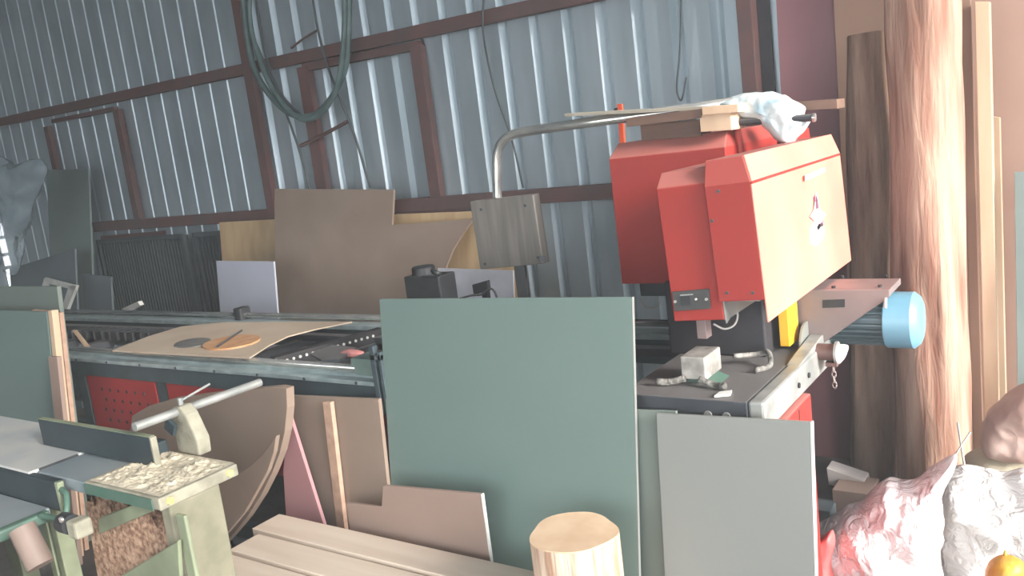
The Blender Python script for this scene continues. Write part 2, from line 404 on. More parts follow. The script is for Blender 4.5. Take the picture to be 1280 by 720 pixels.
# battens
bt = lean(3.62, 2.2, 3.48)
bp = [at(1218, 2, bt), at(1237, 2, bt), at(1236, 520, bt), at(1216, 520, bt)]
tag(MB().prism([bp[0], bp[1], V((bp[1].x, 3.48, 0)), V((bp[0].x, 3.48, 0))], (0, .05, 0)).build('wood_batten', WOOD, bevel=.003), 'long pale wooden batten standing right of the thick log', 'batten')
bt = lean(3.7, 1.6, 3.62)
bp = [at(1237, 145, bt), at(1250, 147, bt)]
tag(MB().prism([bp[0], bp[1], V((bp[1].x, 3.62, 0)), V((bp[0].x, 3.62, 0))], (0, .03, 0)).build('wood_batten', WOOD, bevel=.003), 'shorter batten behind the long pale batten, its top lower', 'batten')
bt = lean(3.66, 2.2, 3.6)
bp = [at(1198, -40, bt), at(1212, -40, bt)]
tag(MB().prism([bp[0], bp[1], V((bp[1].x, 3.6, 0)), V((bp[0].x, 3.6, 0))], (0, .02, 0)).build('wood_batten', BROWN, bevel=.003), 'brown thin strip between the thick log and the long pale batten', 'batten')

# ------------------------------------------------------------------ hose coil and cables on the wall
HP = PY(3.8)
hz = thing('hose_coil', 'coil of green hose hanging from the upper wall rail', 'hose', at(380, 140, HP))
def wpath(px, y, n=8): return bez([at(x, yy, PY(y)) for x, yy in px], n)
MB().tube(wpath([(306, -60), (304, 0), (316, 80), (345, 128), (376, 146), (405, 135), (430, 90), (436, 30), (434, -50)], 3.78), .019, 12).build('hose_loop', HOSE, hz, smooth=True)
MB().tube(wpath([(318, -60), (312, 20), (330, 90), (358, 135), (384, 150), (410, 132), (425, 90), (431, 20), (428, -50)], 3.75), .016, 12).build('hose_loop', HOSE, hz, smooth=True)
MB().tube(wpath([(300, -60), (311, 30), (322, 60), (345, 110), (376, 144), (392, 144), (420, 110), (434, 60), (440, -50)], 3.81), .012, 10).build('hose_loop', CABLE, hz, smooth=True)
for px, y, r_, lab in (
    ([(318, -20), (330, 60), (350, 120), (375, 190), (388, 240)], 3.83, .008, 'thin cable running down inside the hose coil to the brown board'),
    ([(388, -20), (398, 40), (412, 90), (424, 120), (445, 175), (463, 235)], 3.83, .008, 'thin cable hanging from the upper rail right of the hose coil'),
    ([(606, -20), (604, 40), (618, 110), (640, 175), (654, 235)], 3.86, .006, 'thin dark cable hanging behind the steel pipe of the pendant'),
    ([(852, -20), (850, 60), (846, 110), (852, 125), (858, 96)], 3.86, .005, 'thin dark wire hanging above the red housing')):
    tag(MB().tube([V((at(*px[0], PY(y)).x, y, RZ))]+wpath(px, y), r_, 8).build('cable', CABLE, smooth=True), lab, 'cable')
tag(MB().tube(wpath([(376, 182), (405, 168), (434, 152)], 3.84), .012, 8).build('steel_bar', PRIMER, smooth=True), 'short brown bar fixed across the wall stud under the hose coil', 'bar')
tag(MB().tube(wpath([(364, 60), (380, 48), (396, 38)], 3.893), .008, 8).build('steel_hook', PRIMER, smooth=True), 'short hook above the upper rail inside the hose coil', 'hook')

# ================================================================== CNC machine
BY0, BY1 = 2.03, 2.80          # front and rear of the bed
BZ = .87
XR, XL = -.77, -6.2
cn = thing('cnc_machine', 'long grey machine with low rail bed and red box head at its right end', 'machine', (-2.6, 2.4, 0))
# bed frame
b = MB()
b.box((XL, BY0, .77), (XR-.35, BY0+.06, .834)); b.box((XL, BY1-.06, .74), (XR-.02, BY1, .84))
b.box((XL, BY0, 0), (XL+.12, BY0+.1, .77)); b.box((XL, BY1-.1, 0), (XL+.12, BY1, .74))
for x in (-4.12, -3.45, -2.62, -1.9, -1.3): b.box((x, BY0+.001, 0), (x+.07, BY0+.09, .77)); b.box((x, BY1-.09, 0), (x+.07, BY1-.01, .74))
b.box((XL, BY0+.02, .08), (XR-.3, BY0+.07, .14)); b.box((XL, BY1-.07, .08), (XR-.3, BY1-.02, .14))
b.box((XL, BY0+.09, .58), (XR-.3, BY1-.09, .6))
b.build('bed_frame', GIRD, cn, bevel=.003)
# front rail: stepped extrusion with bright rod
b = MB()
b.prism([(XL, BY0-.015, .834), (XL, BY0-.015, .85), (XL, BY0+.02, .852), (XL, BY0+.02, .865), (XL, BY0+.07, .865), (XL, BY0+.07, .834)], (XR-.35-XL, 0, 0))
b.build('front_rail', ALU, cn, bevel=.002)
MB().tube([(XL, BY0+.045, .877), (XR-.35, BY0+.045, .877)], .013, 12).build('guide_rod', CHROME, cn, smooth=True)
b = MB(); b.box((XL, BY1-.09, .84), (XR-.1, BY1, .862)); b.box((XL, BY1-.02, .84), (XR-.1, BY1+.02, .82)); b.build('rear_rail', ALU, cn, bevel=.002)
MB().tube([(XL, BY1-.02, .885), (XR-.2, BY1-.02, .885)], .014, 12).build('guide_rod', CHROME, cn, smooth=True)
MB().box((XL, BY1-.17, .80), (XR-.2, BY1-.12, .83)).build('rack_bar', DKSTEEL, cn, bevel=.003)
for x in (-3.78, -1.6):
    b = MB().box((x-.03, BY1-.05, .855), (x+.03, BY1+.02, .925)); b.build('rail_clamp', BLACK, cn, bevel=.008)
# bolts along the front rail
for i in range(12):
    x = -4.6+i*.27
    MB().tube([(x, BY0-.0145, .842), (x, BY0-.018, .842)], .006, 8).build('rail_bolt', DKSTEEL, cn)
# girder face under the rail
g0 = at(82, 452, PY(BY0)); 
MB().box((XL, BY0-.008, .765), (XR-.35, BY0-.0005, .834)).build('girder_face', GIRD, cn, bevel=.001)
# red side panels with rows of round holes
def red_panel(x0, x1, holes):
    p = MB().box((x0, BY0+.0, .42), (x1, BY0+.012, .765)).build('side_panel', REDD, cn, bevel=.002)
    if holes:
        for r_ in range(5):
            for c_ in range(7):
                x = x0+.12+c_*.07+(r_ % 2)*.02; z = .70-r_*.05
                if x < x1-.05: MB().tube([(x, BY0-.0008, z), (x, BY0+.006, z)], .009, 10).build('vent_hole', BLACK, p)
red_panel(-4.03, -3.46, True); red_panel(-3.37, -2.63, False); red_panel(-2.54, -1.92, False); red_panel(-1.82, -1.33, False)
# cross slats in the bed
for i, x in enumerate([-5.2, -4.9, -4.6, -4.3, -4.05, -3.75, -3.5, -3.2, -2.95, -2.72, -2.2, -1.95, -1.7, -1.5]):
    b = MB().box((x, BY0+.08, .77), (x+.05, BY1-.09, .805))
    b.build('cross_slat', DKSTEEL, cn, bevel=.002)
a0 = at(337, 446, PZ(.86)); a1 = at(472, 409, PZ(.86))
# perforated crossbeam, set slightly askew
d = (a1-a0); d.z = 0; L = d.length; d.normalize(); s_ = V((-d.y, d.x, 0))
pb = MB().prism([a0+V((0, 0, 0)), a1, a1-s_*.05, a0-s_*.05], (0, 0, -.07)).build('perforated_beam', DARK, cn, bevel=.002)
hb = MB()
for k in range(15):
    c = a0+d*(.05+k*(L-.08)/15)
    nrm = V((d.y, -d.x, 0))
    c = c - V((0, 0, .022)) - s_*.05
    MB().tube([c, c-s_*.003], .0065, 8).build('beam_hole', WEDGE, pb)
# dark cable chain at the left of the bed
cc = MB(); 
for k in range(16):
    t = k/15; p = V((-4.85+.95*t, 2.45+.12*t, .845-.03*t)); cc.box(p-V((.024, .05, .025)), p+V((.024, .05, .025)))
cc.build('cable_chain', BLACK, cn, bevel=.004)
# carriage bracket before the rail, left of the grey-green sheet
cb = MB()
q0 = at(440, 447, PY(BY0-.02)); q1 = at(473, 452, PY(BY0-.02))
cb.box((q0.x, BY0-.03, q0.z-.03), (q1.x+.15, BY0+.06, q0.z+.0)); cb.box((q0.x-.02, BY0-.0, .865), (q0.x+.09, BY0+.07, q0.z-.03))
cb.build('carriage_plate', mat('pale_green_casting', (120, 142, 134), .5, .2), cn, bevel=.003)
cb = MB()
q0 = at(461, 440, PY(BY0-.05)); q1 = at(469, 518, PY(BY0-.05))
cb.box((q0.x, BY0-.05, q1.z), (q0.x+.022, BY0-.025, q0.z+.02)); cb.box((q0.x+.035, BY0-.05, q1.z), (q0.x+.05, BY0-.025, q0.z))
cb.box((q0.x, BY0-.05, q0.z-.03), (q0.x+.05, BY0-.018, q0.z-.01))
cb.build('carriage_strut', GIRD, cn, bevel=.002)

# table casting under the head
t0 = at(800, 487, PY(BY0)); t1 = at(934, 503, PY(BY0))
TX0, TX1 = -1.13, -.765
b = MB().box((TX0, BY0-.0, .795), (TX1, BY1-.05, .872)); tbp = b.build('table_plate', DKSTEEL, cn, bevel=.003)
b = MB().box((TX1+.001, BY0+.002, .79), (TX1+.045, BY1-.1, .874)); ec = b.build('table_edge_casting', STEEL, cn, bevel=.008, label='pale dusty edge casting')
for x in (-.873, -.822): MB().tube([(x, BY0-.004, .83), (x, BY0-.0, .83)], .011, 12).build('bolt', STEEL, tbp)
for y in (2.32, 2.42): MB().tube([(TX1+.046, y, .83), (TX1+.05, y, .83)], .008, 12).build('bolt', BLACK, ec)
# curved arm from the edge casting up to the column
prof = [(2.36, .874), (2.7, .874), (2.7, .90), (2.6, .90), (2.5, .89), (2.4, .88)]
MB().prism([V((TX1+.0, y, z)) for y, z in prof], (.04, 0, 0)).build('curved_arm', STEEL, cn, bevel=.004)
# red base cabinet under the table
CY = at(1012, 470, PX(TX1+.06)).y
rb = MB().box((-1.22, BY0+.06, .0), (TX1+.06, CY, .788)); rc = rb.build('base_cabinet', RED, cn, bevel=.004)
MB().box((TX1+.0605, 2.26, .03), (TX1+.0615, 2.264, .78)).build('panel_seam', BLACK, rc)
# column behind the clamp
MB().box((-1.16, 2.44, .872), (-.845, 2.78, 1.11)).build('column', DARK, cn, bevel=.006)
# clamp block on the table
k0 = at(853, 474, PZ(.93))
cl = MB()
c0 = at(852, 474, PY(2.14)); c1 = at(883, 476, PY(2.14)); ct = at(852, 446, PY(2.14))
cl.box((c0.x, 2.14, c0.z), (c1.x, 2.26, ct.z)); clo = cl.build('clamp_block', mat('dusty_grey_block', (176, 172, 164), .6, .2, (120, 116, 110), 18), cn, bevel=.004, label='dusty light grey clamp block')
b = MB()
zz = c0.z
b.prism([V((c0.x+.01, 2.16, zz)), V((c1.x-.005, 2.16, zz)), V((c1.x+.03, 2.16, .873)), V((c0.x-.03, 2.16, .873))], (0, .08, 0))
b.build('clamp_foot', JGREEN, clo, bevel=.002)
b = MB()
for x, s in ((c0.x-.03, -1), (c1.x+.03, 1)):
    b.tube(bez([V((x-s*.045, 2.13, zz+.006)), V((x, 2.12, zz-.004)), V((x+s*.035, 2.11, .885))]), .010, 8)
b.build('clamp_jaw', mat('dusty_jaw', (160, 156, 148), .7, .2, (84, 82, 78), 40, bump=1, bscale=80), clo, smooth=True)
b = MB(); b.tube(bez([V((c1.x+.01, 2.33, .905)), V((c1.x+.07, 2.38, .90)), V((c1.x+.10, 2.37, .91)), V((c1.x+.12, 2.32, .885)), V((c1.x+.09, 2.28, .88))]), .008, 8)
b.build('hold_down', mat('dusty_jaw', (0, 0, 0)), clo, smooth=True)
tgp = at(905, 492, PZ(.874))
tag(MB().prism([at(893, 497, PZ(.874)), at(913, 495, PZ(.874)), at(915, 490, PZ(.874)), at(900, 492, PZ(.874))], (0, 0, .006)).build('paper_scrap', WEDGE), 'tiny white scrap lying on the dark table beside the clamp', 'scrap')

# ---- front head housing
HY = 2.14
def hip(x0, x1, y0, y1, z0, zf, z1, cx0, cx1, cy0):
    return [[V((x0, y0, z0)), V((x1, y0, z0)), V((x1, y1, z0)), V((x0, y1, z0))],
            [V((x0, y0, zf)), V((x1, y0, zf)), V((x1, y1, zf)), V((x0, y1, zf))],
            [V((x0+cx0, y0+cy0, z1)), V((x1-cx1, y0+cy0, z1)), V((x1-cx1, y1, z1)), V((x0+cx0, y1, z1))]]
hp = at(903, 300, PY(HY))
TILT = R(-2.6)
ab = (-.86, HY, 1.25)
hx0 = -1.005; hx1 = -.862; hx2 = -.738
lh = MB().loft(hip(hx0, hx1+.004, HY, 2.68, 1.062, 1.435, 1.475, .0, 0, .045)).rot(TILT, 'Y', ab)
lh = lh.build('front_housing_left', RED, cn, bevel=.003)
rh = MB().loft(hip(hx1, hx2, HY-.012, 3.02, 1.115, 1.425, 1.492, .0, .022, .03)).rot(TILT, 'Y', ab)
rh = rh.build('front_housing_right', RED, cn, bevel=.002)
MB().prism([V((hx2+.001, HY-.010, 1.4245)), V((hx2+.001, 3.02, 1.4245)), V((hx2-.021, 3.02, 1.4915)), V((hx2-.021, HY+.019, 1.4915))], (.003, 0, .001)).rot(TILT, 'Y', ab).build('sunlit_chamfer_strip', RED_SUNLIT, rh)  # strip laid over the chamfer to carry its sunlit colour
# side plate in the lighter sunlit red, reaching lower than the housing
MB().box((hx2, HY-.012, 1.055), (hx2+.004, 3.02, 1.418)).rot(TILT, 'Y', ab).build('side_plate', RED_SUNLIT, rh, bevel=.001)
seam = MB().box((hx2+.0, HY-.012, 1.4195), (hx2+.006, 3.02, 1.423)).rot(TILT, 'Y', ab).build('fold_lip', RED, rh)
MB().box((hx1+.005, HY+.002, 1.060), (hx1+.008, 2.55, 1.116)).rot(TILT, 'Y', ab).build('sunlit_side_strip', STEEL, lh, label='pale strip standing for the sunlit housing side')  # steel-coloured strip standing in for the left housing's sunlit side face
# bolts on the front
def on_front(px, py, r_, th, m, parent, name, n=12, y=HY-.012):
    p = at(px, py, PY(y)); return MB().tube([p+V((0, -th, 0)), p+V((0, .004, 0))], r_, n).build(name, m, parent)
for px, py in ((898, 239), (909, 366), (941, 366), (890, 276)): on_front(px, py, .0045, .003, DKSTEEL, rh, 'bolt')
# switch plate
sp = slab('switch_plate', [(840, 365), (886, 361), (888, 386), (843, 389)], PY(HY-.006), .006, mat('switch_plate_grey', (74, 74, 72), .5), lh, .001, 'dark grey switch plate with screws')
on_front(844, 377, .004, .003, STEEL, sp, 'screw', y=HY-.007); on_front(883, 374, .004, .003, STEEL, sp, 'screw', y=HY-.007); on_front(870, 374, .003, .003, WEDGE, sp, 'lamp', y=HY-.007)
slab('window', [(850, 371), (862, 370), (863, 381), (851, 382)], PY(HY-.0085), .003, BLACK, sp, 0)
slab('marking', [(850, 368.4), (866, 367.4), (866, 368.8), (850, 369.8)], PY(HY-.0085), .002, STEEL, sp, 0)
# decals on the side plate (faded lettering strip, star figure, strokes)
SX = PX(hx2+.0075)
def decal(px, m, nm='decal'):
    pts = [at(x, y, SX) for x, y in px]
    return MB().prism(pts, (-.002, 0, 0)).build(nm, m, rh)
DW = mat('decal_white', (246, 240, 236), .5); DP = mat('decal_violet', (196, 130, 160), .5); DR = mat('decal_pink', (232, 150, 140), .5)
decal([(1007, 219), (1031, 209), (1031, 215), (1007, 226)], DW, 'lettering_strip')
decal([(1021, 240), (1025, 262), (1033, 268), (1027, 276), (1031, 288), (1028, 300), (1020, 308), (1013, 304), (1013, 286), (1018, 276), (1013, 271), (1018, 262)], DW, 'star_emblem')
decal([(1016, 282), (1021, 284), (1024, 279), (1030, 276), (1029, 282), (1023, 288), (1017, 291)], DP, 'emblem_band')
decal([(1019, 246), (1021, 244), (1024, 260), (1020, 262)], DP, 'emblem_tip')
decal([(1016, 316), (1033, 302), (1034, 304.5), (1017, 319)], DW, 'stroke')
decal([(1016, 338), (1035, 320), (1036, 323), (1017, 342)], DW, 'stroke')
# underside fittings
b = MB(); p = at(870, 405, PY(2.26)); q = at(888, 424, PY(2.26)); b.box((p.x, 2.26, q.z), (q.x-.01, 2.3, p.z+.06)); b.build('tool_holder', mat('rosy_grey_steel', (150, 130, 126), .5, .3), cn, bevel=.002)
b = MB(); p = at(905, 378, PY(HY+.05)); b.prism([V((p.x, HY+.05, p.z+.015)), V((p.x, HY+.30, p.z+.015)), V((p.x, HY+.05, p.z-.06))], (.004, 0, 0)); b.prism([V((p.x+.0, HY+.05, 1.115)), V((p.x+.10, HY+.05, 1.115)), V((p.x+.10, HY+.6, 1.115)), V((p.x, HY+.6, 1.115))], (0, 0, -.012)); b.build('bracket_plate', STEEL, cn, bevel=.001)
b = MB(); b.tube(bez([at(892, 405, PY(2.3)), at(905, 411, PY(2.3)), at(917, 407, PY(2.3)), at(922, 396, PY(2.3)), at(920, 384, PY(2.3))]), .003, 6); b.build('white_cable', WCABLE, cn, smooth=True)
b = MB(); b.tube(bez([at(801, 372, PY(2.75)), at(806, 382, PY(2.75)), at(816, 385, PY(2.75)), at(824, 380, PY(2.75)), at(826, 370, PY(2.75))]), .003, 6); b.build('white_cable', WCABLE, cn, smooth=True)

# ---- rear housing
RY = 2.7
p = at(761, 199, PY(RY)); q = at(775, 355, PY(RY)); rx1 = -1.02
rr = MB().loft(hip(p.x, rx1, RY, 3.24, q.z, p.z, at(768, 180, PY(RY+.08)).z, 0, .02, .08)).build('rear_housing', RED, cn, bevel=.003)
b = MB().box((p.x+.06, RY+.02, q.z-.05), (rx1, 3.2, q.z)); b.build('rear_housing_base', DKSTEEL, cn, bevel=.003)
b = MB().box((-1.16, 2.78, .86), (-.9, 3.18, q.z-.05)); b.build('rear_column', DARK, cn, bevel=.004)
p_ = at(903, 160, PX(rx1)); 
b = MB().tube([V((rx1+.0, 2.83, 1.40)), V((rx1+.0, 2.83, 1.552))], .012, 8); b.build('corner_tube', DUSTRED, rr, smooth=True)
slab('cover_flap', [(982, 172), (1004, 160), (1006, 176), (998, 182), (975, 186)], PX(-.9), .02, RED, cn)

# ---- pendant: steel pipe and hanging box
pp = thing('pendant_arm', 'bent chrome pipe reaching left from the red head with grey box at its end', 'machine arm', at(780, 150, PY(2.8)))
PB = 2.80
pa = [at(x, y, PY(PB)) for x, y in ((622, 252), (621, 215), (622, 190), (629, 176), (642, 168), (665, 163))]
zt = at(700, 158, PY(PB)).z
end = V((-.98, PB, zt+.0))
path = bez([pa[0], pa[1], pa[2], pa[3], pa[4], V((pa[5].x, PB, pa[5].z)), V((at(700, 158, PY(PB)).x, PB, zt))], 6) + [end]
MB().tube(path, .019, 20).build('pipe', CHROME, pp, smooth=True)
bx = slab('control_box', [(587, 252), (666, 243), (679, 330), (600, 337)], PY(PB-.03), .05, PEND, pp, .004, 'dusty grey control box')
for x, y in ((601, 262), (656, 257), (672, 322), (606, 330)): 
    p = at(x, y, PY(PB-.033)); MB().tube([p, p+V((0, .004, 0))], .006, 10).build('screw', DKSTEEL, bx)
p = at(677, 323, PY(PB-.02)); MB().tube([p, p+V((.012, -.012, 0))], .014, 12).build('corner_knob', DKSTEEL, bx)
p = at(652, 345, PY(PB)); MB().box((p.x-.03, PB-.005, at(650, 368, PY(PB)).z-.14), (p.x+.02, PB+.015, p.z+.06)).build('mount_strip', mat('mount_grey', (104, 106, 106), .5, .3), bx, bevel=.002)
# support of the pipe
MB().box((-1.2, PB-.02, 1.54), (-1.16, PB+.02, zt)).build('pipe_saddle', STEEL, pp)

# ---- things lying on the head
ZT = rr.location.z
def strip(name, a, b_, y0, w, h, m, lab, cat='wood strip', dz=0):
    A = at(*a, PY(y0)); B = at(*b_, PY(y0))
    mb = MB().prism([A, B, B-V((0, 0, h)), A-V((0, 0, h))], (0, w, 0))
    return tag(mb.build(name, m, bevel=.0015), lab, cat)
strip('wood_strip', (705, 142), (912, 131), 2.74, .12, .012, mat('pale_grey_strip', (168, 160, 144), .7), 'long pale grey strip lying along the chrome pipe')
strip('wood_strip', (782, 148), (877, 136), 2.70, .05, .03, WOODD, 'brown strip lying on the chrome pipe above the red rear housing')
strip('wood_block', (800, 156), (874, 150), 2.76, .10, .055, WOODD, 'dark brown wood block on top of the red rear housing', 'wood block')
strip('wood_block', (874, 144), (913, 141), 2.70, .12, .055, WOOD, 'pale sawn block on the right of the red rear housing', 'wood block')
strip('wood_strip', (877, 134), (922, 130), 2.69, .14, .026, WOOD, 'pale board end lying on top of the pale sawn block')
strip('wood_strip', (985, 128), (1046, 124), 2.9, .10, .03, WOODD, 'brown strip end sticking out right from under the plastic bag')
A = at(915, 153, PY(2.78)); B = at(1016, 147, PY(2.78))
rd = thing('steel_rod', 'dark steel rod with silver end lying under the plastic bag', 'rod', A)
MB().tube([A, B], .012, 14).build('shaft', DKSTEEL, rd, smooth='auto'); MB().tube([B, B+(B-A).normalized()*.008], .014, 14).build('end_cap', CHROME, rd, smooth='auto')
pb_ = puff('plastic_bag', [(897, 130), (915, 121), (940, 115), (968, 116), (990, 124), (1006, 133), (1005, 145), (1012, 151), (1000, 170), (988, 181), (972, 176), (958, 160), (945, 152), (925, 146)], PY(2.82), .05, BAGB, seed=11, crump=.016, freq=20, zmin=1.45,
     label='crumpled pale blue and white plastic bag on top of the red head', cat='plastic bag', centre=(965, 145), back=.8)
oc = thing('orange_clamp', 'orange clamp standing behind the chrome pipe left of the red rear housing', 'clamp', at(775, 180, PY(3.0)))
slab('bar', [(771, 130), (777, 130), (782, 200), (776, 200)], PY(3.05), .012, ORANGE, oc)
slab('jaw', [(767, 136), (772, 134), (773, 140), (768, 142)], PY(3.05), .012, BLACK, oc)

# ---- motor assembly at the right end
MY = 2.62
gx0 = at(985, 366, PY(MY)); gx1 = at(1112, 362, PY(MY))
zt_ = gx1.z
g = MB()
g.prism([V((-.86, MY, zt_)), V((gx1.x, MY, zt_)), V((gx1.x, MY, at(1112, 371, PY(MY)).z)), at(1026, 431, PY(MY)), at(1000, 432, PY(MY)), V((-.86, MY, at(985, 430, PY(MY)).z))], (0, .02, 0))
g.box((-.86, MY+.0201, zt_-.02), (gx1.x, MY+.17, zt_)); g.box((-.86, MY+.02, zt_-.2), (-.84, MY+.17, zt_-.02))
gh = g.build('gear_housing', BRKT, cn, bevel=.003, label='grey gear housing plate')
slab('slot', [(1028, 375), (1056, 374), (1056, 384), (1028, 385)], PY(MY-.001), .004, BLACK, gh, 0)
for x, y in ((1053, 347), (1108, 346), (1042, 360), (1100, 359)):
    p = at(x, y, PZ(zt_)); MB().tube([p, p+V((0, 0, .007))], .006, 8).build('bolt', BLACK, gh)
mc = at(1133, 400, PY(MY+.11)); mr = .082
mx0 = mc.x-.055; mx1 = mc.x+.045
b = MB(); b.tube([(-.83, mc.y, mc.z), (mx0, mc.y, mc.z)], mr*.8, 28)
for k in range(26):
    a = 2*math.pi*k/26; d_ = V((0, math.cos(a), math.sin(a))); s2 = V((0, -math.sin(a), math.cos(a)))*.0025
    c0_ = V((-.80, mc.y, mc.z)); L_ = V((mx0+.80, 0, 0))
    b.prism([c0_+d_*mr*.75-s2, c0_+d_*mr*.97-s2, c0_+d_*mr*.97+s2, c0_+d_*mr*.75+s2], L_)
b.build('motor_body', MOTG, cn, label='grey finned motor body')
b = MB(); b.tube([(mx0, mc.y, mc.z), (mx0+.004, mc.y, mc.z), (mx1-.022, mc.y, mc.z), (mx1-.006, mc.y, mc.z), (mx1, mc.y, mc.z)], [mr*1.0, mr*1.06, mr*1.06, mr*.9, mr*.72], 32)
b.build('fan_cover', BLUE, cn, smooth='auto', label='pale blue motor fan cover')
p = at(1107, 372, PY(MY-.004)); MB().tube([p, p+V((0, -.012, -.03))], .005, 8).build('bolt_stud', STEEL, gh)
y0 = at(973, 400, PY(2.5)); y1 = at(985, 400, PY(2.5))
MB().box((y0.x, 2.5, at(975, 433, PY(2.5)).z), (y1.x, 2.6, at(975, 378, PY(2.5)).z)).build('yellow_guard', YEL, cn, bevel=.002, label='yellow guard strip')
dcx = -.775; 
MB().tube([(dcx, 2.6, .875), (dcx+.006, 2.6, .875)], .07, 36).build('grinding_disc', mat('disc_grey', (136, 138, 132), .5, .2), cn, label='pale grey disc')
# small clamp fitting with hanging chain
f0 = at(1032, 440, PY(2.55))
b = MB(); b.tube([f0-V((.035, 0, 0)), f0+V((.03, 0, 0))], .026, 16); fo = b.build('fitting', mat('rusty_fitting', (120, 92, 86), .5, .4), cn, smooth='auto')
b = MB(); b.tube([f0-V((.042, 0, 0)), f0-V((.035, 0, 0))], .032, 16); b.tube([f0+V((.03, 0, 0)), f0+V((.037, 0, 0))], .034, 16); b.build('flange', STEEL, fo, smooth='auto')
b = MB(); b.box((-.70, 2.53, f0.z-.04), (f0.x+.035, 2.59, f0.z-.027)); b.build('fitting_arm', mat('rusty_fitting', (0, 0, 0)), cn)
p0 = at(1041, 448, PY(2.55))
for k in range(6):
    c = p0-V((0, 0, .0165*k)); axx = V((1, 0, 0)) if k % 2 else V((0, 1, 0))
    ring = [c+V((0, 0, .011*math.sin(a)))+axx*(.006*math.cos(a)) for a in [i*math.pi/5 for i in range(11)]]
    MB().tube(ring, .0025, 6).build('chain_link', BRKT, fo, smooth=True)
puff('plastic_wrap', [(1046, 430), (1060, 432), (1058, 444), (1048, 456), (1042, 446)], PY(2.57), .012, BAGW, cn, seed=3, crump=.01, freq=30, rings=6, nper=30, jag=.001)

# ---- black device and bracket on the gantry behind the sheet
DY = 2.36
dv = thing('spindle_motor', 'black motor block with a cap rising behind the grey-green sheet', 'motor', at(525, 400, PY(DY)))
b = MB(); p = at(504, 346, PY(DY)); q = at(548, 346, PY(DY)); 
b.box((p.x, DY, BZ), (q.x, DY+.1, p.z)); b.build('motor_block', BLACK, dv, bevel=.006)
b = MB(); c = at(530, 342, PY(DY+.05)); b.tube([c-V((0, 0, .01)), c+V((0, 0, .025)), c+V((0, 0, .03))], [.045, .045, .038], 20); b.build('cap', BLACK, dv, smooth='auto')
b = MB(); b.tube([at(540, 338, PY(DY)), at(549, 343, PY(DY))], .010, 10); b.build('knob', BLACK, dv, smooth=True)
bk = thing('cable_bracket', 'small black bracket with looped cables just above the grey-green sheet', 'bracket', at(600, 400, PY(DY)))
slab('plate', [(590, 356), (608, 351), (610, 364), (592, 369)], PY(DY), .02, BLACK, bk)
MB().box((at(600, 360, PY(DY)).x-.012, DY+.021, BZ), (at(600, 360, PY(DY)).x+.012, DY+.04, at(600, 360, PY(DY)).z)).build('stand', BLACK, bk)
b = MB(); b.tube(bez([at(x, y, PY(DY-.01)) for x, y in ((575, 373), (590, 369), (602, 368), (612, 361), (618, 364), (622, 376))]), .004, 6); b.build('cable', DKSTEEL, bk, smooth=True)

# ------------------------------------------------------------------ sheet and scraps lying on the bed
ZS = .905
def sheet_on_bed():
    # gently bowed thin board: far side on the rear rail, near side on the front rail
    out = [(140, 438), (186, 420), (226, 408), (275, 403), (340, 402), (440, 402), (395, 411), (360, 420), (335, 432), (312, 447), (230, 443)]
    pts = [at(x, y, PZ(ZS)) for x, y in out]
    return tag(MB().prism(pts, (0, 0, -.006)).build('plywood_sheet', mat('pale_thin_ply', (196, 178, 156), .7, 0, (184, 164, 142), 4), bevel=.001),
        'thin pale plywood sheet with pointed ends lying across the machine bed', 'sheet')
sheet_on_bed()
def ell(px0, py0, px1, py1, w, name, m, lab, cat, dz, th=.006):
    a = at(px0, py0, PZ(ZS)); b_ = at(px1, py1, PZ(ZS)); c = (a+b_)/2; e1 = (b_-a)/2; e2 = V((-e1.y, e1.x, 0)).normalized()*w
    pts = [c+e1*math.cos(t)+e2*math.sin(t)+V((0, 0, dz)) for t in [2*math.pi*k/40 for k in range(40)]]
    return tag(MB().prism(pts, (0, 0, th)).build(name, m), lab, cat)
ell(219, 434, 262, 424, .11, 'dark_disc', mat('dark_grey_disc', (92, 92, 92), .6, 0, (120, 118, 114), 14), 'dark grey round disc on the pale sheet, left of the orange one', 'disc', .0005, .003)
ell(257, 437, 321, 421, .15, 'orange_disc', ORW, 'orange-brown round disc with dark mark on the pale sheet', 'disc', .0005, .007)
A = at(272, 433, PZ(ZS+.012)); B = at(302, 413, PZ(ZS+.012))
tag(MB().tube([A, B], .005, 8).build('thin_rod', DKSTEEL), 'thin dark rod lying across the orange disc', 'rod')
A = at(90, 413, PY(2.25)); B = at(108, 437, PY(2.12))
tag(MB().prism([A, A+V((.03, 0, 0)), B+V((.035, 0, 0)), B], (0, .012, 0)).build('wood_stick', WOOD), 'short pale stick leaning on the front rail near the left board stack', 'stick')
tag(MB().prism([at(152, 386, PY(2.95)), at(172, 377, PY(2.95)), at(175, 382, PY(2.95)), at(160, 391, PY(2.95))], (0, .03, 0)).build('pale_offcut', WEDGE), 'pale offcut lying behind the rear rail near the white frame', 'offcut')
puff('pink_rag', [(422, 443), (432, 437), (446, 437), (455, 441), (448, 446), (432, 447)], PY(2.2), .02, mat('pink_rag', (196, 128, 124), .8), seed=5, crump=.01, freq=30, rings=6, nper=30, zmin=.87, jag=.001,
     label='small pinkish rag lying on the bed beside the grey-green sheet', cat='rag')
slb = [at(x, y, PZ(.885)) for x, y in ((388, 445), (415, 434), (446, 437), (425, 452), (402, 453))]
tag(MB().prism(slb, (0, 0, .01)).build('steel_plate', DKSTEEL, bevel=.001), 'dark grey flat plate lying on the front rail near the pink rag', 'plate')

# ------------------------------------------------------------------ sheets leaning at the machine
GP = lean(1.985, .87, 1.915)
gs = board('laminate_sheet', [(474, 374), (789, 371.5)], GP, .012, GREEN, 'large grey-green laminate sheet standing before the machine', 'sheet', dx=-.05)
ge = at(789.5, 372, GP); gb_ = V((ge.x, 1.915, 0))
